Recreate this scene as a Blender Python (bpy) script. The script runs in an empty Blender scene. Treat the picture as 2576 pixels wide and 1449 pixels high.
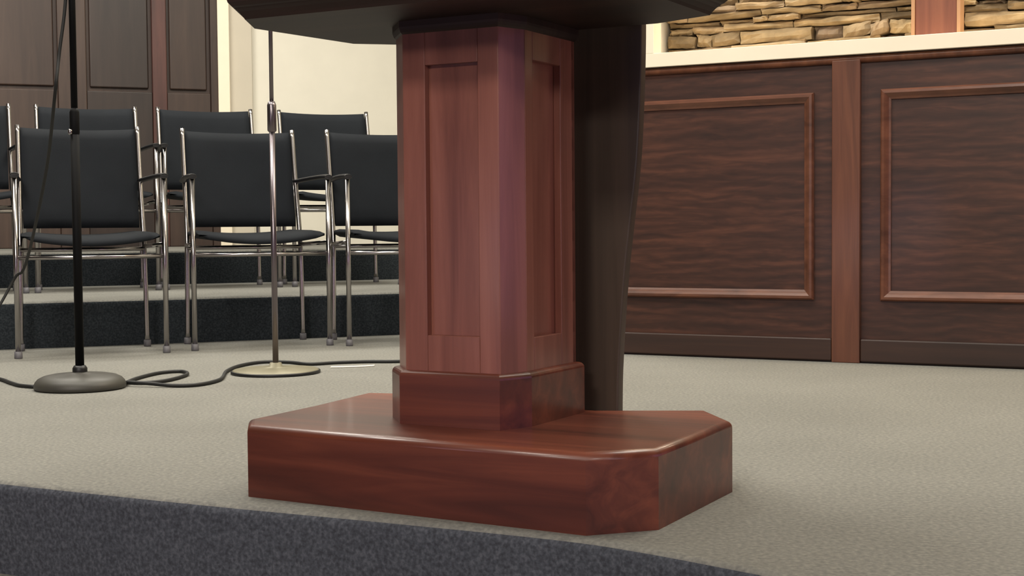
import bpy, bmesh, math, random
from mathutils import Vector, Matrix

# ------------------------------------------------------------------ camera
scene = bpy.context.scene
COL = scene.collection
PI = math.pi
HC, PITCH, ROLL, LENS = 0.4616, 0.043592, 0.008234, 49.811
cam_data = bpy.data.cameras.new('camera')
cam_data.sensor_fit = 'HORIZONTAL'
cam_data.sensor_width = 36.0
cam_data.lens = LENS
cam_data.clip_start = 0.05
cam_data.clip_end = 100
cam = bpy.data.objects.new('camera', cam_data)
COL.objects.link(cam)
fwd = Vector((0, math.cos(PITCH), -math.sin(PITCH)))
up0 = Vector((0, math.sin(PITCH), math.cos(PITCH)))
rt0 = Vector((1, 0, 0))
rt = rt0 * math.cos(ROLL) - up0 * math.sin(ROLL)
up = rt0 * math.sin(ROLL) + up0 * math.cos(ROLL)
M = Matrix((rt, up, -fwd)).transposed().to_4x4()
M.translation = Vector((0, 0, HC))
cam.matrix_world = M
scene.camera = cam

# ------------------------------------------------------------------ world, exposure
world = bpy.data.worlds.new('world')
scene.world = world
world.use_nodes = True
world.node_tree.nodes['Background'].inputs[0].default_value = (0.9, 0.92, 1.0, 1)
world.node_tree.nodes['Background'].inputs[1].default_value = 0.02
scene.view_settings.view_transform = 'Standard'
scene.view_settings.look = 'None'
scene.view_settings.gamma = 1
scene.view_settings.use_curve_mapping = False
scene.view_settings.exposure = 0.0


# ------------------------------------------------------------------ lamps
def area(name, loc, size, power, col, rot=(0, 0, 0)):
    l = bpy.data.lights.new(name, 'AREA')
    l.shape = 'RECTANGLE'
    l.size, l.size_y = size
    l.energy = power
    l.color = col
    o = bpy.data.objects.new(name, l)
    o.location = loc
    o.rotation_euler = rot
    COL.objects.link(o)
    return o


WARM = (1.0, 0.95, 0.85)
# recessed ceiling panels over the platform
for i, (x, y, p) in enumerate(((-2.8, 4.0, 75), (-0.9, 3.4, 66), (1.4, 2.9, 32),
                               (-2.6, 6.6, 88), (-0.6, 6.4, 92), (1.7, 4.0, 46))):
    area('ceiling_lamp', (x, y, 3.55), (1.2, 0.6), p, WARM, (0, 0, 0.35))
# added fill lamps high in the rear hall, aimed at the platform
for x, y, p in ((-2.6, -6.0, 120), (0.6, -6.5, 130), (3.2, -6.5, 30)):
    hl = area('hall_fill', (x, y, 3.5), (1.2, 0.6), p, (1, 0.94, 0.86))
    hl.rotation_euler = (Vector((-0.3, 3.4, 0.4)) - Vector((x, y, 3.5))).to_track_quat('-Z', 'Y').to_euler()
# angled flood over the front of the platform, aimed at the pulpit
key = area('stage_flood', (-1.75, -1.15, 3.3), (0.9, 0.5), 78, (1, 0.92, 0.82))
key.rotation_euler = (Vector((-0.05, 2.5, 0.4)) - Vector((-1.75, -1.15, 3.3))).to_track_quat('-Z', 'Y').to_euler()

# ------------------------------------------------------------------ helpers
def bm_new():
    return bmesh.new()


def obj(name, bm, mat=None, parent=None, smooth=False, bevel=0.0, seg=2, angle=40):
    bmesh.ops.recalc_face_normals(bm, faces=bm.faces[:])
    me = bpy.data.meshes.new(name)
    bm.to_mesh(me)
    bm.free()
    o = bpy.data.objects.new(name, me)
    COL.objects.link(o)
    mats = mat if isinstance(mat, (list, tuple)) else [mat]
    for m in mats:
        if m:
            me.materials.append(m)
    if parent:
        o.parent = parent
    if smooth:
        for p in me.polygons:
            p.use_smooth = True
    if bevel:
        b = o.modifiers.new('bevel', 'BEVEL')
        b.width = bevel
        b.segments = seg
        b.limit_method = 'ANGLE'
        b.angle_limit = math.radians(angle)
        for p in me.polygons:
            p.use_smooth = True
        w = o.modifiers.new('wn', 'WEIGHTED_NORMAL')
        w.keep_sharp = False
        w.weight = 80
    return o


def thing(name, label, cat, loc=(0, 0, 0), rz=0.0, group=None):
    o = bpy.data.objects.new(name, None)
    o.empty_display_size = 0.1
    COL.objects.link(o)
    o.location = loc
    o.rotation_euler = (0, 0, rz)
    tag(o, label, cat, group)
    return o


def tag(o, label, cat, group=None):
    o['label'] = label
    o['category'] = cat
    if group:
        o['group'] = group
    return o


def struct(o, label=None):
    o['kind'] = 'structure'
    if label:
        o['label'] = label
    return o


def add_box(bm, x0, x1, y0, y1, z0, z1, mi=0):
    vs = [bm.verts.new(p) for p in ((x0, y0, z0), (x1, y0, z0), (x1, y1, z0), (x0, y1, z0),
                                    (x0, y0, z1), (x1, y0, z1), (x1, y1, z1), (x0, y1, z1))]
    for f in ((0, 3, 2, 1), (4, 5, 6, 7), (0, 1, 5, 4), (1, 2, 6, 5), (2, 3, 7, 6), (3, 0, 4, 7)):
        bm.faces.new([vs[i] for i in f]).material_index = mi
    return bm


def box(*a):
    return add_box(bm_new(), *a)


def add_prism(bm, pts, z0, z1):
    lo = [bm.verts.new((x, y, z0)) for x, y in pts]
    hi = [bm.verts.new((x, y, z1)) for x, y in pts]
    n = len(pts)
    bm.faces.new(lo[::-1])
    bm.faces.new(hi)
    for i in range(n):
        bm.faces.new((lo[i], lo[(i + 1) % n], hi[(i + 1) % n], hi[i]))
    return bm


def offset(pts, d):
    """offset a counter-clockwise polygon outwards by d"""
    out = []
    n = len(pts)
    for i in range(n):
        p0, p1, p2 = Vector(pts[i - 1]), Vector(pts[i]), Vector(pts[(i + 1) % n])
        a = (p1 - p0).normalized()
        b = (p2 - p1).normalized()
        na, nb = Vector((a.y, -a.x)), Vector((b.y, -b.x))
        k = 1 + na.dot(nb)
        out.append(tuple(p1 + (na + nb) * (d / k)))
    return out


def add_loops(bm, loops, cap=True):
    """loops: list of lists of 3D points, same count"""
    rings = [[bm.verts.new(p) for p in l] for l in loops]
    n = len(rings[0])
    for a, b in zip(rings, rings[1:]):
        for i in range(n):
            bm.faces.new((a[i], a[(i + 1) % n], b[(i + 1) % n], b[i]))
    if cap:
        bm.faces.new(rings[0][::-1])
        bm.faces.new(rings[-1])
    return bm


def add_lathe(bm, prof, n=48, cx=0, cy=0):
    loops = []
    for r, z in prof:
        loops.append([(cx + r * math.cos(2 * PI * i / n), cy + r * math.sin(2 * PI * i / n), z) for i in range(n)])
    return add_loops(bm, loops)


def smooth_path(pts, k=6):
    P = [Vector(p) for p in pts]
    if len(P) < 3:
        return P
    out = []
    for i in range(len(P) - 1):
        p0 = P[max(i - 1, 0)]
        p1, p2 = P[i], P[i + 1]
        p3 = P[min(i + 2, len(P) - 1)]
        for j in range(k):
            t = j / k
            out.append(0.5 * ((2 * p1) + (p2 - p0) * t + (2 * p0 - 5 * p1 + 4 * p2 - p3) * t * t
                              + (3 * p1 - p0 - 3 * p2 + p3) * t ** 3))
    out.append(P[-1])
    return out


def add_tube(bm, pts, r, n=12):
    P = [Vector(p) for p in pts]
    loops = []
    ref = None
    for i, p in enumerate(P):
        d = (P[min(i + 1, len(P) - 1)] - P[max(i - 1, 0)]).normalized()
        if ref is None:
            ref = Vector((0, 0, 1)) if abs(d.z) < 0.9 else Vector((1, 0, 0))
        a = (ref - d * ref.dot(d)).normalized()
        ref = a
        b = d.cross(a)
        rr = r[i] if isinstance(r, (list, tuple)) else r
        loops.append([tuple(p + (a * math.cos(2 * PI * k / n) + b * math.sin(2 * PI * k / n)) * rr) for k in range(n)])
    return add_loops(bm, loops)


def copy_tree(o, parent=None):
    c = o.copy()
    COL.objects.link(c)
    if parent:
        c.parent = parent
    for ch in list(o.children):
        copy_tree(ch, c)
    return c


# ------------------------------------------------------------------ materials
def principled(name):
    m = bpy.data.materials.new(name)
    m.use_nodes = True
    nt = m.node_tree
    return m, nt, nt.nodes['Principled BSDF']


def lin(c):
    def f(v):
        v /= 255.0
        return v / 12.92 if v <= 0.04045 else ((v + 0.055) / 1.055) ** 2.4
    return (f(c[0]), f(c[1]), f(c[2]), 1)


def node(nt, t, **kw):
    n = nt.nodes.new(t)
    for k, v in kw.items():
        setattr(n, k, v)
    return n


def ramp(nt, fac, stops):
    r = node(nt, 'ShaderNodeValToRGB')
    el = r.color_ramp.elements
    el[0].position, el[0].color = stops[0]
    el[1].position, el[1].color = stops[-1]
    for p, c in stops[1:-1]:
        e = el.new(p)
        e.color = c
    nt.links.new(fac, r.inputs[0])
    return r


def plain(name, col, rough=0.5, metal=0.0, spec=0.5, var=0.0, vscale=6.0, bump=0.0, bscale=200.0):
    m, nt, b = principled(name)
    b.inputs['Roughness'].default_value = rough
    b.inputs['Metallic'].default_value = metal
    b.inputs['Specular IOR Level'].default_value = spec
    tc = node(nt, 'ShaderNodeTexCoord')
    nz = node(nt, 'ShaderNodeTexNoise')
    nz.inputs['Scale'].default_value = vscale
    nz.inputs['Detail'].default_value = 3
    nt.links.new(tc.outputs['Object'], nz.inputs['Vector'])
    c = lin(col)
    lo = tuple(v * (1 - var) for v in c[:3]) + (1,)
    hi = tuple(min(v * (1 + var), 1) for v in c[:3]) + (1,)
    r = ramp(nt, nz.outputs['Fac'], [(0.3, lo), (0.7, hi)])
    nt.links.new(r.outputs[0], b.inputs['Base Color'])
    if bump:
        n2 = node(nt, 'ShaderNodeTexNoise')
        n2.inputs['Scale'].default_value = bscale
        nt.links.new(tc.outputs['Object'], n2.inputs['Vector'])
        bp = node(nt, 'ShaderNodeBump')
        bp.inputs['Strength'].default_value = bump
        bp.inputs['Distance'].default_value = 0.002
        nt.links.new(n2.outputs['Fac'], bp.inputs['Height'])
        nt.links.new(bp.outputs[0], b.inputs['Normal'])
    return m


def carpet(name, dark, mid, light, scale=140, bump=0.5):
    m, nt, b = principled(name)
    b.inputs['Roughness'].default_value = 0.95
    b.inputs['Specular IOR Level'].default_value = 0.15
    tc = node(nt, 'ShaderNodeTexCoord')
    a = node(nt, 'ShaderNodeTexNoise')
    a.inputs['Scale'].default_value = scale
    a.inputs['Detail'].default_value = 2
    nt.links.new(tc.outputs['Object'], a.inputs['Vector'])
    r = ramp(nt, a.outputs['Fac'], [(0.3, lin(dark)), (0.5, lin(mid)), (0.7, lin(light))])
    w = node(nt, 'ShaderNodeTexNoise')
    w.inputs['Scale'].default_value = 2.2
    w.inputs['Detail'].default_value = 3
    nt.links.new(tc.outputs['Object'], w.inputs['Vector'])
    mr = node(nt, 'ShaderNodeMapRange')
    mr.inputs[1].default_value, mr.inputs[2].default_value = 0.3, 0.7
    mr.inputs[3].default_value, mr.inputs[4].default_value = 0.93, 1.05
    nt.links.new(w.outputs['Fac'], mr.inputs[0])
    mx = node(nt, 'ShaderNodeVectorMath', operation='SCALE')
    nt.links.new(r.outputs[0], mx.inputs[0])
    nt.links.new(mr.outputs[0], mx.inputs['Scale'])
    nt.links.new(mx.outputs[0], b.inputs['Base Color'])
    bp = node(nt, 'ShaderNodeBump')
    bp.inputs['Strength'].default_value = bump
    bp.inputs['Distance'].default_value = 0.004
    nt.links.new(a.outputs['Fac'], bp.inputs['Height'])
    nt.links.new(bp.outputs[0], b.inputs['Normal'])
    return m


def wood(name, dark, mid, light, axis='x', grain=28.0, stretch=0.06, rough=0.32, coat=0.25, distort=0.8, spec=0.5):
    """varnished wood; grain runs along the object's own axis"""
    m, nt, b = principled(name)
    b.inputs['Roughness'].default_value = rough
    b.inputs['Specular IOR Level'].default_value = spec
    b.inputs['Coat Weight'].default_value = coat
    b.inputs['Coat Roughness'].default_value = 0.12
    tc = node(nt, 'ShaderNodeTexCoord')
    mp = node(nt, 'ShaderNodeMapping')
    s = [1.0, 1.0, 1.0]
    s['xyz'.index(axis)] = stretch
    mp.inputs['Scale'].default_value = s
    nt.links.new(tc.outputs['Object'], mp.inputs['Vector'])
    n1 = node(nt, 'ShaderNodeTexNoise')
    n1.inputs['Scale'].default_value = grain
    n1.inputs['Detail'].default_value = 6
    n1.inputs['Roughness'].default_value = 0.6
    n1.inputs['Distortion'].default_value = distort
    nt.links.new(mp.outputs[0], n1.inputs['Vector'])
    n2 = node(nt, 'ShaderNodeTexNoise')
    n2.inputs['Scale'].default_value = grain * 0.22
    n2.inputs['Detail'].default_value = 4
    n2.inputs['Distortion'].default_value = distort * 1.5
    nt.links.new(mp.outputs[0], n2.inputs['Vector'])
    ad = node(nt, 'ShaderNodeMath', operation='MULTIPLY_ADD')
    ad.inputs[1].default_value = 0.45
    nt.links.new(n1.outputs['Fac'], ad.inputs[0])
    h = node(nt, 'ShaderNodeMath', operation='MULTIPLY')
    h.inputs[1].default_value = 0.55
    nt.links.new(n2.outputs['Fac'], h.inputs[0])
    nt.links.new(h.outputs[0], ad.inputs[2])
    r = ramp(nt, ad.outputs[0], [(0.33, lin(dark)), (0.5, lin(mid)), (0.66, lin(light))])
    nt.links.new(r.outputs[0], b.inputs['Base Color'])
    bp = node(nt, 'ShaderNodeBump')
    bp.inputs['Strength'].default_value = 0.08
    bp.inputs['Distance'].default_value = 0.001
    nt.links.new(ad.outputs[0], bp.inputs['Height'])
    nt.links.new(bp.outputs[0], b.inputs['Normal'])
    return m


def stone_mat():
    m, nt, b = principled('ledge_stone')
    b.inputs['Roughness'].default_value = 0.85
    b.inputs['Specular IOR Level'].default_value = 0.2
    g = node(nt, 'ShaderNodeNewGeometry')
    r = ramp(nt, g.outputs['Random Per Island'],
             [(0.0, lin((128, 110, 84))), (0.25, lin((160, 140, 108))), (0.5, lin((184, 160, 122))),
              (0.75, lin((146, 128, 108))), (1.0, lin((200, 176, 134)))])
    tc = node(nt, 'ShaderNodeTexCoord')
    nz = node(nt, 'ShaderNodeTexNoise')
    nz.inputs['Scale'].default_value = 14
    nz.inputs['Detail'].default_value = 5
    nt.links.new(tc.outputs['Object'], nz.inputs['Vector'])
    mr = node(nt, 'ShaderNodeMapRange')
    mr.inputs[1].default_value, mr.inputs[2].default_value = 0.3, 0.7
    mr.inputs[3].default_value, mr.inputs[4].default_value = 0.65, 1.3
    nt.links.new(nz.outputs['Fac'], mr.inputs[0])
    mx = node(nt, 'ShaderNodeVectorMath', operation='SCALE')
    nt.links.new(r.outputs[0], mx.inputs[0])
    nt.links.new(mr.outputs[0], mx.inputs['Scale'])
    nt.links.new(mx.outputs[0], b.inputs['Base Color'])
    bp = node(nt, 'ShaderNodeBump')
    bp.inputs['Strength'].default_value = 0.6
    bp.inputs['Distance'].default_value = 0.01
    nt.links.new(nz.outputs['Fac'], bp.inputs['Height'])
    nt.links.new(bp.outputs[0], b.inputs['Normal'])
    return m


M_CARPET = carpet('grey_carpet', (110, 109, 105), (122, 121, 115), (135, 134, 126), scale=125, bump=0.25)
M_RISER = carpet('carpet_dark', (60, 62, 68), (74, 77, 84), (92, 95, 102), scale=150, bump=0.3)  # darker carpet tone than the treads, for step faces and hall floor
M_TIER = carpet('carpet_dark_tier', (34, 38, 42), (44, 49, 53), (56, 61, 65))  # darkest carpet tone, for the upright faces of the tiers
M_CREAM = plain('cream_paint', (232, 227, 212), 0.7, var=0.02, bump=0.05)
M_GREIGE = plain('greige_paint', (205, 196, 178), 0.6, var=0.02)
M_WHITE = plain('white_gloss_paint', (250, 238, 214), 0.4, var=0.02)
M_HALL = plain('hall_paint', (84, 72, 64), 0.7, var=0.03)
M_CEIL = plain('ceiling_white', (225, 222, 215), 0.9, var=0.02)
W_BASE = wood('cherry_horizontal', (56, 25, 18), (92, 44, 31), (124, 65, 45), 'x', 26, 0.05, rough=0.36, coat=0.18)
W_COL = wood('cherry_vertical', (98, 55, 46), (134, 82, 69), (156, 100, 85), 'z', 24, 0.06)
W_TOP = wood('walnut_top', (34, 24, 20), (46, 33, 27), (60, 43, 34), 'x', 26, 0.05, rough=0.5, coat=0.0, spec=0.3)
W_DARK = wood('dark_walnut', (50, 39, 32), (64, 51, 42), (78, 63, 53), 'z', 40, 0.03, rough=0.45, coat=0.1)
W_PLY = wood('stained_plywood', (46, 26, 19), (64, 37, 27), (84, 50, 36), 'x', 40, 0.12, rough=0.45, coat=0.1, distort=2.0)
def add_figure(m):
    """cathedral figure of rotary-cut plywood"""
    nt = m.node_tree
    b = nt.nodes['Principled BSDF']
    src = b.inputs['Base Color'].links[0].from_socket
    tc = node(nt, 'ShaderNodeTexCoord')
    mp = node(nt, 'ShaderNodeMapping')
    mp.inputs['Scale'].default_value = (0.55, 1, 1)
    nt.links.new(tc.outputs['Object'], mp.inputs['Vector'])
    wv = node(nt, 'ShaderNodeTexWave', wave_type='BANDS', bands_direction='Z')
    wv.inputs['Scale'].default_value = 9
    wv.inputs['Distortion'].default_value = 7
    wv.inputs['Detail'].default_value = 3
    wv.inputs['Detail Scale'].default_value = 1.1
    nt.links.new(mp.outputs[0], wv.inputs['Vector'])
    mr = node(nt, 'ShaderNodeMapRange')
    mr.inputs[3].default_value, mr.inputs[4].default_value = 0.78, 1.16
    nt.links.new(wv.outputs['Fac'], mr.inputs[0])
    mx = node(nt, 'ShaderNodeVectorMath', operation='SCALE')
    nt.links.new(src, mx.inputs[0])
    nt.links.new(mr.outputs[0], mx.inputs['Scale'])
    nt.links.new(mx.outputs[0], b.inputs['Base Color'])


add_figure(W_PLY)
W_STILE = wood('stained_oak', (64, 36, 24), (98, 58, 40), (122, 76, 52), 'z', 30, 0.06, rough=0.4, coat=0.15)
W_MOULD = wood('stained_moulding', (72, 42, 30), (100, 61, 44), (122, 76, 55), 'x', 30, 0.3, rough=0.35, coat=0.2)
W_KICK = wood('stained_kickboard', (36, 22, 16), (52, 32, 24), (68, 44, 32), 'x', 30, 0.05, rough=0.5, coat=0.1)
W_PART = wood('mahogany_panel', (46, 34, 29), (60, 45, 38), (74, 57, 48), 'z', 18, 0.08, rough=0.5, coat=0.05)
W_PARTD = wood('mahogany_no_sheen', (34, 26, 24), (46, 36, 32), (56, 44, 39), 'z', 18, 0.08, rough=0.45, coat=0.1)  # middle bay's missing sheen put into a darker tone of the wood
W_PARTR = wood('mahogany_stile', (60, 36, 32), (86, 52, 46), (104, 68, 60), 'z', 18, 0.08, rough=0.5, coat=0.05)
W_POST = wood('red_post', (100, 56, 42), (126, 74, 54), (142, 88, 64), 'z', 30, 0.06, rough=0.5, coat=0.0)
M_EDGE = plain('pale_wood_edge', (186, 142, 104), 0.5, var=0.05)
M_FABRIC = plain('charcoal_fabric', (28, 31, 35), 0.85, spec=0.15, var=0.08, vscale=9, bump=0.25, bscale=500)
M_CHROME = plain('chrome', (168, 164, 163), 0.2, metal=1.0)
M_BLACK = plain('black_plastic', (18, 18, 19), 0.45, var=0.1)
M_GLIDE = plain('grey_nylon', (92, 90, 94), 0.5)
M_POLE = plain('black_paint', (9, 9, 10), 0.6, spec=0.12, var=0.1)
M_IRON = plain('grey_cast_iron', (60, 58, 52), 0.5, spec=0.5, var=0.12, vscale=12)
M_NICKEL = plain('brushed_nickel', (128, 123, 102), 0.5, metal=0.4, var=0.04)
M_STEEL = plain('satin_steel', (128, 120, 124), 0.3, metal=1.0, var=0.03)
M_CABLE = plain('black_cable', (20, 20, 19), 0.6)
M_TAPE = plain('white_tape', (225, 222, 212), 0.6)
M_STONE = stone_mat()

# ------------------------------------------------------------------ local frames
TH = 0.5004          # pulpit and platform front
EX, EY = Vector((math.cos(TH), -math.sin(TH), 0)), Vector((math.sin(TH), math.cos(TH), 0))
C0 = Vector((-0.0463, 2.4746, 0))
TW, DW = 0.48957, 4.6696      # panelled wall under the alcove
T3 = -0.3835                  # choir tiers


def wall_pt(s, d, z=0.0):
    return Vector((s * math.cos(TW) + d * math.sin(TW), -s * math.sin(TW) + d * math.cos(TW), z))


def choir_pt(s, n, z=0.0):
    return Vector((s * math.cos(T3) + n * math.sin(T3), -s * math.sin(T3) + n * math.cos(T3), z))


# ------------------------------------------------------------------ the room
# platform front edge, (along, out) in the pulpit-parallel frame
edge_st = [(-7.0, 1.86), (-4.0, 1.83), (-2.6, 1.815), (-2.065, 1.818), (-1.617, 1.828), (-1.249, 1.848), (-0.95, 1.858),
           (-0.80, 1.840), (-0.62, 1.794), (-0.53, 1.768), (-0.2, 1.70), (0.4, 1.66), (2.0, 1.66), (4.5, 1.68)]


def st_pt(s, t, z=0.0):
    return Vector((s * math.cos(TH) + t * math.sin(TH), -s * math.sin(TH) + t * math.cos(TH), z))


edge = smooth_path([Vector((s, t, 0)) for s, t in edge_st], 5)


def step_sweep(name, z_top, z_bot, out, back, mats, nose=0.02):
    """carpeted step: flat tread, rounded nosing, riser; follows the platform edge"""
    bm = bm_new()
    prof = [(back, z_top, 0), (0.02, z_top, 0)]
    for k in range(0, 7):
        a = PI / 2 * k / 6
        prof.append((nose * (1 - math.sin(a)) if k else nose, z_top - nose + nose * math.cos(a), 0))
    prof.append((0.0, z_bot, 1))
    cols = []
    for p in edge:
        col = []
        for b, z, _ in prof:
            tt = p.y - out + b if b < 1 else b
            col.append(bm.verts.new(st_pt(p.x, tt, z)))
        cols.append(col)
    for a, b in zip(cols, cols[1:]):
        for i in range(len(prof) - 1):
            f = bm.faces.new((a[i], a[i + 1], b[i + 1], b[i]))
            f.material_index = 0 if i < 5 else 1
            f.smooth = True
    o = obj(name, bm, mats)
    return o


fl = step_sweep('floor', 0.0, -0.171, 0.0, 11.0, [M_CARPET, M_RISER])
struct(fl, 'grey carpeted platform floor with dark blue front riser')
s1 = step_sweep('floor_step', -0.171, -0.342, 0.32, 0.33, [M_CARPET, M_RISER])
struct(s1)
s2 = step_sweep('floor_step', -0.342, -0.513, 0.64, 0.33, [M_CARPET, M_RISER])
struct(s2)
bm = bm_new()
add_box(bm, -8, 8, -9, 6, -0.56, -0.513)
struct(obj('floor_hall', bm, M_RISER))

# choir tiers
ret0 = wall_pt(-2.1, DW)
ret_dir = Vector((math.sin(TW), math.cos(TW), 0))


def ret_at(n):
    a = Vector((math.sin(T3), math.cos(T3), 0))
    t = (n - ret0.dot(a)) / ret_dir.dot(a)
    return ret0 + ret_dir * t


def tier(name, n0, n1, z0, z1):
    a, b = choir_pt(-4.2, n0), ret_at(n0)
    c, d = ret_at(n1), choir_pt(-4.2, n1)
    r = 0.018
    bm = bm_new()
    prof = [(0, z0)] + [(r - r * math.cos(PI / 2 * k / 5), z1 - r + r * math.sin(PI / 2 * k / 5)) for k in range(6)] + [(n1 - n0, z1)]
    L, R = [], []
    for q, z in prof:
        p1 = choir_pt(-4.2, n0 + q, z)
        p2 = ret_at(n0 + q)
        p2.z = z
        L.append(bm.verts.new(p1))
        R.append(bm.verts.new(p2))
    for i in range(len(prof) - 1):
        f = bm.faces.new((L[i], R[i], R[i + 1], L[i + 1]))
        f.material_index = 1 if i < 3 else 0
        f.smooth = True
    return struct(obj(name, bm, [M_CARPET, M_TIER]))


Z1, Z2, N1, N2, NW = 0.183, 0.350, 5.81, 7.25, 9.2
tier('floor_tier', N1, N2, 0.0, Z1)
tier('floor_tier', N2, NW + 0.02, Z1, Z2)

# outer shell
def quad_wall(name, a, b, z0, z1, mat, t=0.1):
    d = (b - a).normalized()
    n = Vector((-d.y, d.x, 0)) * t
    bm = bm_new()
    add_prism(bm, [(a.x, a.y), (b.x, b.y), (b.x + n.x, b.y + n.y), (a.x + n.x, a.y + n.y)], z0, z1)
    return struct(obj(name, bm, mat))


HT = 3.65
quad_wall('wall_back', choir_pt(-4.3, NW), ret_at(NW), -0.1, HT, M_CREAM)
quad_wall('wall_left', Vector((-7.2, -8.5, 0)), choir_pt(-4.2, NW), -0.56, HT, M_HALL)
quad_wall('wall_right', wall_pt(4.2, DW + 0.05), Vector((6.2, -8.5, 0)), -0.56, HT, M_HALL)
quad_wall('wall_rear', Vector((6.2, -8.5, 0)), Vector((-7.2, -8.5, 0)), -0.56, HT, M_HALL)
bm = bm_new()
add_box(bm, -8, 8, -9, 11, HT, HT + 0.1)
struct(obj('ceiling', bm, M_CEIL))

# wall with the alcove: cream wall beside and over the opening, return towards the choir
FRAME = Matrix.Rotation(-TW, 4, 'Z')


def wall_frame(o):
    """local x along the wall, local y into the wall, origin on its face"""
    o.matrix_local = Matrix.Translation(wall_pt(0, DW)) @ FRAME
    return o


bm = bm_new()
add_box(bm, -2.1, -1.965, 0.03, 0.43, 0, HT)
add_box(bm, -1.955, 4.2, 0.03, 0.43, 2.5, HT)
add_box(bm, -1.955, 4.2, 0.03, 0.10, 0, 1.0)
wall_frame(struct(obj('wall_alcove', bm, M_CREAM)))
bm = bm_new()
e = ret_at(NW + 0.1)
n = Vector((ret_dir.y, -ret_dir.x, 0)) * 0.1
add_prism(bm, [(ret0.x + .3 * ret_dir.x, ret0.y + .3 * ret_dir.y), (ret0.x + .3 * ret_dir.x + n.x, ret0.y + .3 * ret_dir.y + n.y),
               (e.x + n.x, e.y + n.y), (e.x, e.y)], -0.1, HT)
struct(obj('wall_return', bm, M_CREAM))

# ---- panelled dado under the alcove
dado = thing('wainscot', 'dark stained wood panelled wainscot under the white ledge', 'wainscot')
dado.location = wall_pt(0, DW)
dado.rotation_euler = (0, 0, -TW)
obj('backing_board', box(-2.1, 4.15, 0.0, 0.028, 0.0, 1.012), W_PLY, dado)
pitch_w = 0.952
for k in range(5):
    c = -1.228 + pitch_w * k
    obj('stile', box(c - 0.047, c + 0.047, -0.020, 0.0, 0.0, 0.998), W_STILE, dado, bevel=0.003)


def moulding_frame(x0, x1, z0, z1, w=0.033, d=0.020):
    """mitred picture-frame moulding with a rounded profile, lying on y = 0"""
    prof = [(0, 0), (0, -d * 0.6), (w * 0.15, -d * 0.95), (w * 0.4, -d), (w * 0.65, -d * 0.7), (w * 0.8, -d * 0.5), (w, -d * 0.35), (w, 0)]
    bm = bm_new()
    loops = []
    for q, y in prof:
        loops.append([(x0 + q, y, z0 + q), (x1 - q, y, z0 + q), (x1 - q, y, z1 - q), (x0 + q, y, z1 - q)])
    add_loops(bm, loops, cap=False)
    return bm


for k in range(-1, 4):
    c = -1.228 + pitch_w * (k + 0.5)
    x0, x1 = c - 0.364, c + 0.366
    if k == -1:
        x0 = -2.07
    obj('panel_moulding', moulding_frame(x0, x1, 0.207, 0.897), W_MOULD, dado)
for k in range(-1, 5):
    x0 = -1.228 + pitch_w * k + 0.047
    x1 = x0 + pitch_w - 0.094
    x0 = max(x0, -2.1)
    x1 = min(x1, 4.15)
    obj('kick_board', box(x0, x1, -0.018, 0.0, 0.004, 0.080), W_KICK, dado, bevel=0.006)
bm = bm_new()
add_tube(bm, [(-2.1, -0.006, 1.0), (4.15, -0.006, 1.0)], 0.013, 10)
obj('cap_bead', bm, W_STILE, dado, smooth=True)

# white ledge and casing
tr = obj('trim_ledge', box(-1.975, 4.15, -0.03, 0.34, 1.014, 1.062), M_WHITE, None, bevel=0.0015)
wall_frame(struct(tr, 'white painted ledge over the panelled wainscot'))
tr = obj('trim_casing', box(-1.975, -1.903, -0.03, 0.04, 1.062, 2.55), M_WHITE, None, bevel=0.0015)
wall_frame(struct(tr, 'white casing at the left end of the stone alcove'))

# ---- stone alcove
random.seed(5)
bm = bm_new()
z = 1.0
while z < 2.5:
    h = random.uniform(0.018, 0.050)
    x = -1.955 + random.uniform(-0.1, 0)
    while x < 4.1:
        L = random.choice((random.uniform(0.05, 0.14), random.uniform(0.12, 0.34)))
        hh = h
        y0 = 0.25 - random.uniform(0.0, 0.07)
        # uneven block: front face as a 5 x 3 grid
        nx, nz = 6, 3
        x0, x1, z0, z1 = max(x, -1.955) + 0.002, x + L - 0.002, z + 0.001, z + hh - 0.001
        if x1 - x0 > 0.03:
            G = []
            tilt = random.uniform(-0.35, 0.35) * hh
            for j in range(nz + 1):
                row = []
                for i in range(nx + 1):
                    u, v = i / nx, j / nz
                    ed = min(u * 6, (1 - u) * 6, 1) * min(v * 3, (1 - v) * 3, 1)
                    yy = y0 + 0.016 * (1 - ed) + random.uniform(-0.006, 0.006)
                    row.append(bm.verts.new((x0 + (x1 - x0) * u + random.uniform(-.003, .003), yy,
                                             z0 + (z1 - z0) * v + tilt * (u - .5) + random.uniform(-.002, .002))))
                G.append(row)
            for j in range(nz):
                for i in range(nx):
                    bm.faces.new((G[j][i], G[j][i + 1], G[j + 1][i + 1], G[j + 1][i]))
            ring = [G[0][i] for i in range(nx + 1)] + [G[j][nx] for j in range(1, nz + 1)] + \
                   [G[nz][i] for i in range(nx - 1, -1, -1)] + [G[j][0] for j in range(nz - 1, 0, -1)]
            bk = [bm.verts.new((v.co.x, 0.29, v.co.z)) for v in ring]
            for i in range(len(ring)):
                j = (i + 1) % len(ring)
                bm.faces.new((ring[j], ring[i], bk[i], bk[j]))
        x += L
    z += h
so = obj('wall_stone', bm, M_STONE)
wall_frame(struct(so, 'stacked tan ledgestone wall behind the white ledge'))
bm = box(-1.955, 4.1, 0.29, 0.36, 1.0, 2.6)
wall_frame(struct(obj('wall_stone_backing', bm, plain('mortar', (92, 74, 52), 0.9))))

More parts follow.
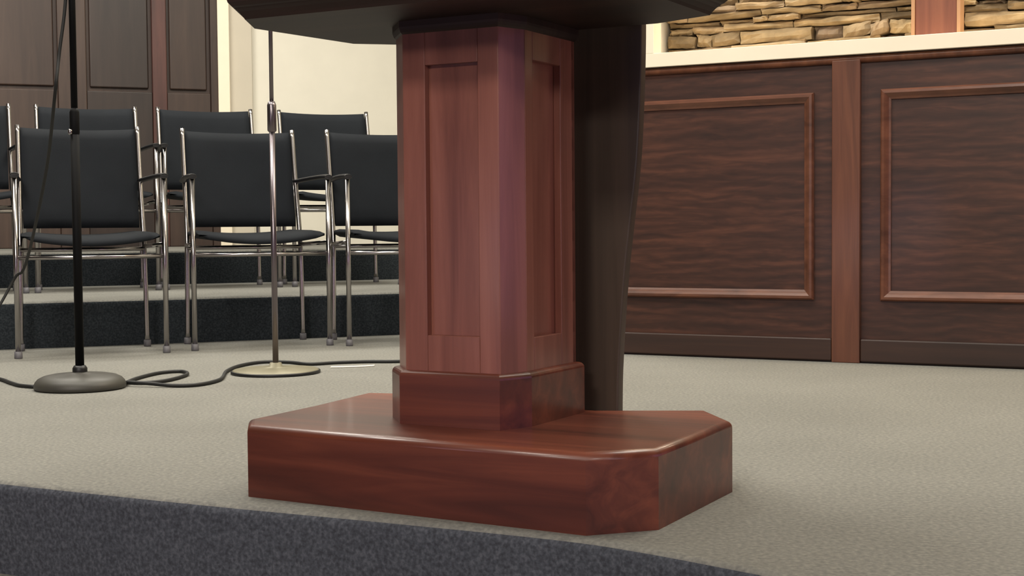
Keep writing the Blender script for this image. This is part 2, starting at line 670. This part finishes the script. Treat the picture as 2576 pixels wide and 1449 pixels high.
post = thing('wooden_post', 'reddish wooden post with pale edges rising before the stone wall', 'post')
post.location = wall_pt(0, DW)
post.rotation_euler = (0, 0, -TW)
obj('post_board', box(-1.028, -0.894, 0.085, 0.145, 1.062, 2.45), W_POST, post, bevel=0.003)
obj('edge_strip', box(-1.039, -1.028, 0.080, 0.145, 1.062, 2.45), M_EDGE, post)
obj('edge_strip', box(-0.894, -0.883, 0.080, 0.145, 1.062, 2.45), M_EDGE, post)
# downlights inside the alcove
for s in (-1.4, -0.3, 0.9):
    p = wall_pt(s, DW + 0.02, 2.45)
    area('alcove_lamp', p, (0.5, 0.12), 13, (1.0, 0.84, 0.60), (0, 0, -TW))

# ---- dark panelled partition behind the choir (left)
part = thing('panelled_partition', 'dark brown panelled wooden partition behind the left choir chairs', 'partition')
part.location = choir_pt(0, NW - 0.005)
part.rotation_euler = (0, 0, -T3)
PZ0, PZ1 = Z2, 3.3
S_ = [-2.05, -1.10, -0.28, 0.70, 1.264, 1.606]   # bay limits
obj('backing_board', box(-2.2, 1.67, -0.03, 0.0, PZ0, PZ1), W_PART, part)
for x0, x1, m in ((-1.30, -1.14, W_PART), (-0.27, -0.11, W_PART), (0.695, 0.865, W_PART), (1.262, 1.352, W_PARTR), (1.625, 1.672, W_PART)):
    obj('stile', box(x0, x1, -0.075, -0.03, PZ0, PZ1), m, part, bevel=0.006)
for x0, x1 in ((-1.14, -0.27), (-0.11, 0.695), (0.865, 1.262), (1.352, 1.625)):
    pm = W_PARTD if x0 == 0.865 else W_PART
    obj('bottom_rail', box(x0, x1, -0.066, -0.03, PZ0, 1.32), pm, part, bevel=0.006)
    obj('raised_panel', box(x0 + 0.02, x1 - 0.02, -0.05, -0.03, 1.342, PZ1 - .1), pm, part, bevel=0.012)
# pale casing and pilaster at the partition's end
tr = obj('trim_doorcase', box(1.672, 1.748, -0.075, 0.0, Z2, 3.3), M_WHITE, None, bevel=0.006)
tr.location = choir_pt(0, NW - 0.005)
tr.rotation_euler = (0, 0, -T3)
struct(tr)
tr = obj('trim_pilaster', box(1.748, 1.90, -0.04, 0.0, Z2, 3.3), M_GREIGE, None, bevel=0.006)
tr.location = choir_pt(0, NW - 0.005)
tr.rotation_euler = (0, 0, -T3)
struct(tr)

# ------------------------------------------------------------------ the pulpit
ZB = 0.1236
pul = thing('pulpit', 'polished reddish wooden pulpit with panelled column on a wide chamfered base', 'pulpit', C0, -TH)
base_poly = [(-0.335, -0.243), (0.318, -0.262), (0.399, -0.176), (0.394, 0.163), (0.302, 0.282), (0.12, 0.196),
             (-0.12, 0.196), (-0.30, 0.282), (-0.425, 0.25), (-0.398, 0.03), (-0.386, -0.178)]
bm = bm_new()
R = 0.012
loops = [[(x, y, 0.0) for x, y in base_poly], [(x, y, ZB - R) for x, y in base_poly]]
for k in range(1, 6):
    a = PI / 2 * k / 5
    loops.append([(x, y, ZB - R + R * math.sin(a)) for x, y in offset(base_poly, -R * (1 - math.cos(a)))])
add_loops(bm, loops)
bo = obj('base_platform', bm, W_BASE, pul)
for p in bo.data.polygons:
    if 0.05 < abs(p.normal.z) < 0.98:
        p.use_smooth = True

plinth_poly = [(-0.108, -0.112), (0.089, -0.112), (0.115, -0.047), (0.115, 0.157), (-0.164, 0.157), (-0.164, -0.05)]
bm = bm_new()
R = 0.010
PT = 0.216
loops = [[(x, y, ZB) for x, y in plinth_poly], [(x, y, PT - R) for x, y in plinth_poly]]
for k in range(1, 6):
    a = PI / 2 * k / 5
    loops.append([(x, y, PT - R + R * math.sin(a)) for x, y in offset(plinth_poly, -R * (1 - math.cos(a)))])
add_loops(bm, loops)
obj('plinth', bm, W_BASE, pul)

col_poly = [(-0.102, -0.100), (0.0845, -0.100), (0.104, -0.043), (0.104, 0.146), (-0.151, 0.146), (-0.151, -0.045)]
CT = 0.815
core = offset(col_poly, -0.014)
colo = obj('column', add_prism(bm_new(), core, PT - 0.004, CT), W_COL, pul)


def face_frame(a, b, u0, u1, z0, z1, t=0.014):
    """flat frame of boards on a column face from a to b, with an opening u0..u1, z0..z1"""
    a, b = Vector((a[0], a[1], 0)), Vector((b[0], b[1], 0))
    d = (b - a)
    L = d.length
    d.normalize()
    nrm = Vector((d.y, -d.x, 0))
    bm = bm_new()

    def piece(p0, p1, q0, q1):
        vs = []
        for z in (q0, q1):
            for u, k in ((p0, 0), (p1, 0), (p1, 1), (p0, 1)):
                P = a + d * u - nrm * (t * k)
                vs.append(bm.verts.new((P.x, P.y, z)))
        for f in ((0, 3, 2, 1), (4, 5, 6, 7), (0, 1, 5, 4), (1, 2, 6, 5), (2, 3, 7, 6), (3, 0, 4, 7)):
            bm.faces.new([vs[i] for i in f])
    z_lo, z_hi = PT - 0.004, CT
    if u0 is None:
        piece(0, L, z_lo, z_hi)
    else:
        piece(0, u0, z_lo, z_hi)
        piece(u1, L, z_lo, z_hi)
        piece(u0, u1, z_lo, z0)
        piece(u0, u1, z1, z_hi)
    return bm


n = len(col_poly)
openings = {0: (0.044, 0.147, 0.277, 0.735), 2: (0.028, 0.132, 0.272, 0.742), 4: (0.03, 0.17, 0.277, 0.735)}
for i in range(n):
    a, b = col_poly[i], col_poly[(i + 1) % n]
    o_ = openings.get(i)
    nm = 'panel_frame' if o_ else 'corner_board'
    obj(nm, face_frame(a, b, *(o_ or (None, 0, 0, 0))), W_COL, colo, bevel=0.0015)
cap = bm_new()
cl = [(0.0, 0.790), (0.003, 0.793), (0.005, 0.798), (0.006, 0.802), (0.006, 0.8119)]
add_loops(cap, [[(x, y, z) for x, y in offset(col_poly, d)] for d, z in cl])
obj('shade_moulding', cap, W_TOP, pul)  # slight moulding, dark mostly to stand for the shadow under the desk

# rear panel, wider towards the top
rp = [(0.150, 0.0), (0.150, 0.13), (0.153, 0.22), (0.164, 0.366), (0.176, 0.466), (0.190, 0.58), (0.197, 0.70), (0.2, 0.80), (0.2, 0.865)]
prof = smooth_path([Vector((x, z, 0)) for x, z in rp], 4)
bm = bm_new()
L_ = [[bm.verts.new((-p.x * 0.9, y, p.y)) for p in prof] for y in (0.225, 0.250)]
R_ = [[bm.verts.new((p.x, y, p.y)) for p in prof] for y in (0.225, 0.250)]
for i in range(len(prof) - 1):
    bm.faces.new((L_[0][i], R_[0][i], R_[0][i + 1], L_[0][i + 1]))
    bm.faces.new((L_[1][i], L_[1][i + 1], R_[1][i + 1], R_[1][i]))
    bm.faces.new((R_[0][i], R_[1][i], R_[1][i + 1], R_[0][i + 1]))
    bm.faces.new((L_[0][i], L_[0][i + 1], L_[1][i + 1], L_[1][i]))
bm.faces.new((L_[0][0], L_[1][0], R_[1][0], R_[0][0]))
bm.faces.new((L_[0][-1], R_[0][-1], R_[1][-1], L_[1][-1]))
rpo = obj('rear_panel', bm, W_DARK, pul, bevel=0.003)
rpo['label'] = 'very dark rear panel tapering towards the floor'

# reading desk top with an ogee edge
top_poly = [(-0.312, -0.260), (0.312, -0.260), (0.375, -0.170), (0.375, 0.110), (0.262, 0.153), (-0.277, 0.153), (-0.341, 0.098), (-0.368, -0.165)]
bm = bm_new()
og = [(0.0, 0.812), (0.003, 0.817), (0.009, 0.824), (0.014, 0.828), (0.016, 0.830), (0.020, 0.832), (0.026, 0.838), (0.028, 0.845), (0.026, 0.852),
      (0.020, 0.858), (0.014, 0.860), (0.012, 0.864), (0.012, 0.900)]
add_loops(bm, [[(x, y, z) for x, y in offset(top_poly, d)] for d, z in og])
obj('desk_top', bm, W_TOP, pul, bevel=0.0)

# ------------------------------------------------------------------ choir chairs
CR = 0.0098
ROOT = Vector((0, 0, 0))


def make_chair():
    """origin on the floor midway between the front feet; the chair faces -y"""
    t = thing('stacking_armchair', 'x', 'chair')
    for s in (-1, 1):
        # front leg carrying the arm
        bm = bm_new()
        add_tube(bm, [(0.262 * s, 0, 0.012), (0.262 * s, 0, 0.652)], CR, 14)
        fl_ = obj('front_leg', bm, M_CHROME, t, smooth=True)
        bm = bm_new()
        add_lathe(bm, [(0.0135, 0.0), (0.0145, 0.004), (0.0135, 0.026)], 14, 0.262 * s, 0)
        obj('glide', bm, M_GLIDE, fl_, smooth=True)
        bm = bm_new()
        pts = smooth_path([(0.236 * s, 0.335, 0.012), (0.233 * s, 0.335, 0.25), (0.230 * s, 0.345, 0.44), (0.227 * s, 0.395, 0.66), (0.226 * s, 0.445, 0.868)], 5)
        add_tube(bm, pts, CR, 14)
        rl = obj('back_leg', bm, M_CHROME, t, smooth=True)
        bm = bm_new()
        add_lathe(bm, [(0.0135, 0.0), (0.0145, 0.004), (0.0135, 0.026)], 14, 0.236 * s, 0.335)
        obj('glide', bm, M_GLIDE, rl, smooth=True)
        # arm pad
        bm = bm_new()
        pth = smooth_path([(0.262 * s, -0.014, 0.657), (0.262 * s, 0.0, 0.661), (0.258 * s, 0.12, 0.663), (0.246 * s, 0.27, 0.660), (0.232 * s, 0.40, 0.655)], 5)
        loops = []
        for i, p in enumerate(pth):
            w, h = 0.0155, 0.009
            if i == 0:
                w, h = 0.014, 0.007
            loops.append([(p.x + w * math.cos(a) * (1.0), p.y, p.z + h * math.sin(a)) for a in [2 * PI * k / 12 for k in range(12)]])
        add_loops(bm, loops)
        obj('armrest', bm, M_BLACK, t, smooth=True)
    # seat frame
    bm = bm_new()
    add_tube(bm, [(-0.262, 0.0, 0.362), (0.262, 0.0, 0.362)], 0.0085, 10)
    obj('front_rail', bm, M_CHROME, t, smooth=True)
    bm = bm_new()
    add_tube(bm, [(-0.232, 0.337, 0.385), (0.232, 0.337, 0.385)], 0.0085, 10)
    obj('back_rail', bm, M_CHROME, t, smooth=True)
    for s in (-1, 1):
        bm = bm_new()
        add_tube(bm, [(0.262 * s, 0.0, 0.405), (0.233 * s, 0.338, 0.395)], 0.0085, 10)
        obj('side_rail', bm, M_CHROME, t, smooth=True)
    # sagging upholstered seat
    bm = bm_new()
    nx, ny = 14, 12
    top, bot = [], []
    for j in range(ny + 1):
        v = j / ny
        y = -0.015 + 0.385 * v
        rt_, rb_ = [], []
        for i in range(nx + 1):
            u = i / nx * 2 - 1
            x = u * (0.243 - 0.015 * v)
            sag = 0.028 * (1 - u * u) * (1 - 0.4 * v)
            fr = 0.016 * max(0, 1 - v / 0.18) ** 2
            edge_r = 0.012 * max(0, (abs(u) - 0.88) / 0.12) ** 2
            rt_.append(bm.verts.new((x, y, 0.460 - sag - fr - edge_r)))
            rb_.append(bm.verts.new((x, y, 0.428 - sag + edge_r)))
        top.append(rt_)
        bot.append(rb_)
    for j in range(ny):
        for i in range(nx):
            bm.faces.new((top[j][i], top[j][i + 1], top[j + 1][i + 1], top[j + 1][i]))
            bm.faces.new((bot[j][i], bot[j + 1][i], bot[j + 1][i + 1], bot[j][i + 1]))
    for i in range(nx):
        bm.faces.new((top[0][i], bot[0][i], bot[0][i + 1], top[0][i + 1]))
        bm.faces.new((top[ny][i], top[ny][i + 1], bot[ny][i + 1], bot[ny][i]))
    for j in range(ny):
        bm.faces.new((top[j][0], top[j + 1][0], bot[j + 1][0], bot[j][0]))
        bm.faces.new((top[j][nx], bot[j][nx], bot[j + 1][nx], top[j + 1][nx]))
    obj('seat', bm, M_FABRIC, t, smooth=True)
    # backrest, slightly dished between the uprights
    bm = bm_new()
    nx, nz = 14, 10
    F, B = [], []
    for j in range(nz + 1):
        v = j / nz
        z = 0.468 + 0.392 * v
        yb = 0.350 + 0.055 * max(0, (z - 0.44) / 0.22) if z < 0.66 else 0.405 + 0.048 * (z - 0.66) / 0.2
        rf, rb_ = [], []
        for i in range(nx + 1):
            u = i / nx * 2 - 1
            x = u * 0.216
            dish = 0.022 * (1 - u * u)
            rim = 0.010 * max(0, (abs(v * 2 - 1) - 0.9) / 0.1) ** 2
            zz = z - 0.006 * (1 - u * u) * (v > 0.5)
            rf.append(bm.verts.new((x, yb - 0.013 + dish + rim, zz)))
            rb_.append(bm.verts.new((x, yb + 0.013 + dish - rim, zz)))
        F.append(rf)
        B.append(rb_)
    for j in range(nz):
        for i in range(nx):
            bm.faces.new((F[j][i], F[j][i + 1], F[j + 1][i + 1], F[j + 1][i]))
            bm.faces.new((B[j][i], B[j + 1][i], B[j + 1][i + 1], B[j][i + 1]))
    for i in range(nx):
        bm.faces.new((F[0][i], B[0][i], B[0][i + 1], F[0][i + 1]))
        bm.faces.new((F[nz][i], F[nz][i + 1], B[nz][i + 1], B[nz][i]))
    for j in range(nz):
        bm.faces.new((F[j][0], F[j + 1][0], B[j + 1][0], B[j][0]))
        bm.faces.new((F[j][nx], B[j][nx], B[j + 1][nx], F[j + 1][nx]))
    obj('backrest', bm, M_FABRIC, t, smooth=True)
    return t


chair = make_chair()
seats = [
    (0.515, 5.375, 0.0, 'black chrome-legged chair in the front row, directly behind the black microphone stand', 'front row choir chairs'),
    (1.150, 5.415, 0.0, 'black chrome-legged chair in the front row, behind the slim silver microphone stand', 'front row choir chairs'),
    (1.735, 5.35, 0.0, 'black chrome-legged front-row chair partly hidden by the pulpit column', 'front row choir chairs'),
    (0.087, 6.60, Z1, 'back-row black chair cut off by the left edge of the picture', 'back row choir chairs'),
    (0.661, 6.60, Z1, 'back-row black chair seen over the front chair with the black microphone stand', 'back row choir chairs'),
    (1.222, 6.60, Z1, 'back-row black chair before the brown partition end and pale door casing', 'back row choir chairs'),
    (1.817, 6.60, Z1, 'back-row black chair standing against the bare cream wall beside the pulpit', 'back row choir chairs'),
]
for i, (s, n_, z, lab, grp) in enumerate(seats):
    c = chair if i == 0 else copy_tree(chair)
    c.location = choir_pt(s, n_, z)
    c.rotation_euler = (0, 0, -T3)
    tag(c, lab, 'chair', grp)

# ------------------------------------------------------------------ microphone stands
st = thing('microphone_stand', 'black microphone stand with a domed grey iron base', 'microphone stand', (-1.258, 4.105, 0))
bm = bm_new()
add_lathe(bm, [(0.122, 0.0), (0.129, 0.004), (0.130, 0.012), (0.126, 0.022), (0.118, 0.031), (0.104, 0.038), (0.085, 0.042), (0.04, 0.045), (0.022, 0.048), (0.018, 0.052)], 56)
obj('base', bm, M_IRON, st, smooth=True)
bm = bm_new()
add_lathe(bm, [(0.020, 0.044), (0.021, 0.050), (0.021, 0.060), (0.016, 0.068)], 24)
obj('collar', bm, M_BLACK, st, smooth=True)
bm = bm_new()
add_tube(bm, [(0, 0, 0.05), (0, 0, 0.80)], 0.0125, 18)
obj('lower_tube', bm, M_POLE, st, smooth=True)
bm = bm_new()
add_lathe(bm, [(0.012, 0.735), (0.0138, 0.74), (0.0138, 0.80), (0.0095, 0.812)], 24)
cl_ = obj('clutch', bm, M_POLE, st, smooth=True)
bm = bm_new()
add_lathe(bm, [(0.004, 0.735), (0.0065, 0.738), (0.0065, 0.748), (0.004, 0.751)], 12, -0.009, -0.0130)
obj('set_screw', bm, M_CHROME, cl_, smooth=True)
bm = bm_new()
add_tube(bm, [(0, 0, 0.80), (0, 0, 1.50)], 0.0095, 18)
obj('upper_tube', bm, M_POLE, st, smooth=True)

st2 = thing('microphone_stand', 'slim silver microphone stand with a flat tan metal base', 'microphone stand', (-0.755, 4.50, 0))
bm = bm_new()
add_lathe(bm, [(0.134, 0.0), (0.138, 0.003), (0.138, 0.009), (0.132, 0.013), (0.05, 0.019), (0.022, 0.022), (0.018, 0.034)], 56)
obj('base', bm, M_NICKEL, st2, smooth=True)
bm = bm_new()
add_lathe(bm, [(0.139, 0.0), (0.1415, 0.002), (0.1415, 0.008), (0.139, 0.010)], 56)
obj('rim_band', bm, M_BLACK, st2, smooth=True)
bm = bm_new()
add_tube(bm, [(0, 0, 0.03), (0, 0, 0.78)], 0.0095, 18)
obj('lower_tube', bm, M_STEEL, st2, smooth=True)
bm = bm_new()
add_lathe(bm, [(0.010, 0.765), (0.0145, 0.77), (0.0145, 0.85), (0.010, 0.862)], 24)
obj('clutch', bm, M_STEEL, st2, smooth=True)
bm = bm_new()
add_tube(bm, [(0, 0, 0.85), (0, 0, 1.45)], 0.0065, 18)
obj('upper_tube', bm, M_STEEL, st2, smooth=True)

# ------------------------------------------------------------------ cables on the floor
def cable(name, pts, label, r=0.0055):
    bm = bm_new()
    add_tube(bm, smooth_path(pts, 8), r, 10)
    o = obj(name, bm, M_CABLE, None, smooth=True)
    return tag(o, label, 'cable')


f_ = 0.0062
cable('microphone_cable', [(-1.252, 4.088, 1.42), (-1.274, 4.10, 1.13), (-1.296, 4.10, 0.97), (-1.312, 4.10, 0.845), (-1.42, 4.35, 0.66), (-1.56, 4.62, 0.44), (-1.70, 4.93, 0.325),
                           (-1.745, 4.98, 0.298), (-1.79, 4.96, 0.21), (-1.84, 4.90, 0.10), (-1.87, 4.84, 0.012), (-1.95, 4.78, f_)],
      'thin black cable hanging from the black microphone stand down towards the left chair', 0.005)
cable('floor_cable', [(-1.80, 4.50, f_), (-1.60, 4.36, f_), (-1.50, 4.22, f_), (-1.45, 4.15, f_), (-1.395, 4.11, f_)],
      'short black cable running in from the left edge to the domed iron base')
cable('floor_cable', [(-1.15, 4.19, f_), (-1.15, 4.33, f_), (-1.12, 4.48, f_), (-1.06, 4.52, f_), (-1.02, 4.42, f_), (-1.04, 4.26, f_), (-1.09, 4.19, f_), (-1.14, 4.20, f_), (-1.13, 4.155, 0.012),
                      (-1.06, 4.13, f_ + 0.004), (-0.99, 4.11, f_), (-0.92, 4.13, f_), (-0.885, 4.27, f_), (-0.915, 4.52, f_), (-0.905, 4.70, f_), (-0.85, 4.815, f_), (-0.76, 4.80, f_), (-0.68, 4.73, f_), (-0.59, 4.775, f_),
                      (-0.49, 4.80, f_), (-0.38, 4.80, f_), (-0.15, 4.88, f_), (0.1, 5.05, f_), (0.30, 5.14, f_)],
      'black cable looping over the carpet between the two microphone stands')
bm = bm_new()
pth = smooth_path([(-0.60, 4.66, 0), (-0.56, 4.665, 0), (-0.50, 4.68, 0), (-0.46, 4.70, 0)], 4)
loops = []
for p in pth:
    loops.append([(p.x, p.y - 0.012, 0.001), (p.x, p.y + 0.012, 0.001), (p.x, p.y + 0.012, 0.0035), (p.x, p.y - 0.012, 0.0035)])
add_loops(bm, loops)
tag(obj('tape_strip', bm, M_TAPE), 'small white strip of tape on the carpet behind the pulpit', 'tape')

# added unseen area lights that put coloured tints on chrome legs and varnish
for z, h, col, w in ((0.10, 0.20, (1.0, 0.35, 0.50), 2.0), (0.36, 0.22, (1.0, 0.90, 0.95), 3.2), (0.58, 0.16, (0.45, 0.50, 1.0), 2.0)):
    for x, y in ((-2.4, 0.3), (1.5, -0.4)):
        o = area('tint_strip', (x, y, z), (1.3, h), w, col)
        o.rotation_euler = (Vector((-1.0, 5.4, z)) - Vector((x, y, z))).to_track_quat('-Z', 'Z').to_euler()
o = area('tint_wash', (4.3, 1.7, 0.55), (0.5, 1.5), 6.5, (0.8, 0.38, 0.75), (0, 0, 0))  # added violet area light, placed to reflect in the column chamfer
o.rotation_euler = Vector((-1, 0.12, 0)).to_track_quat('-Z', 'Y').to_euler()
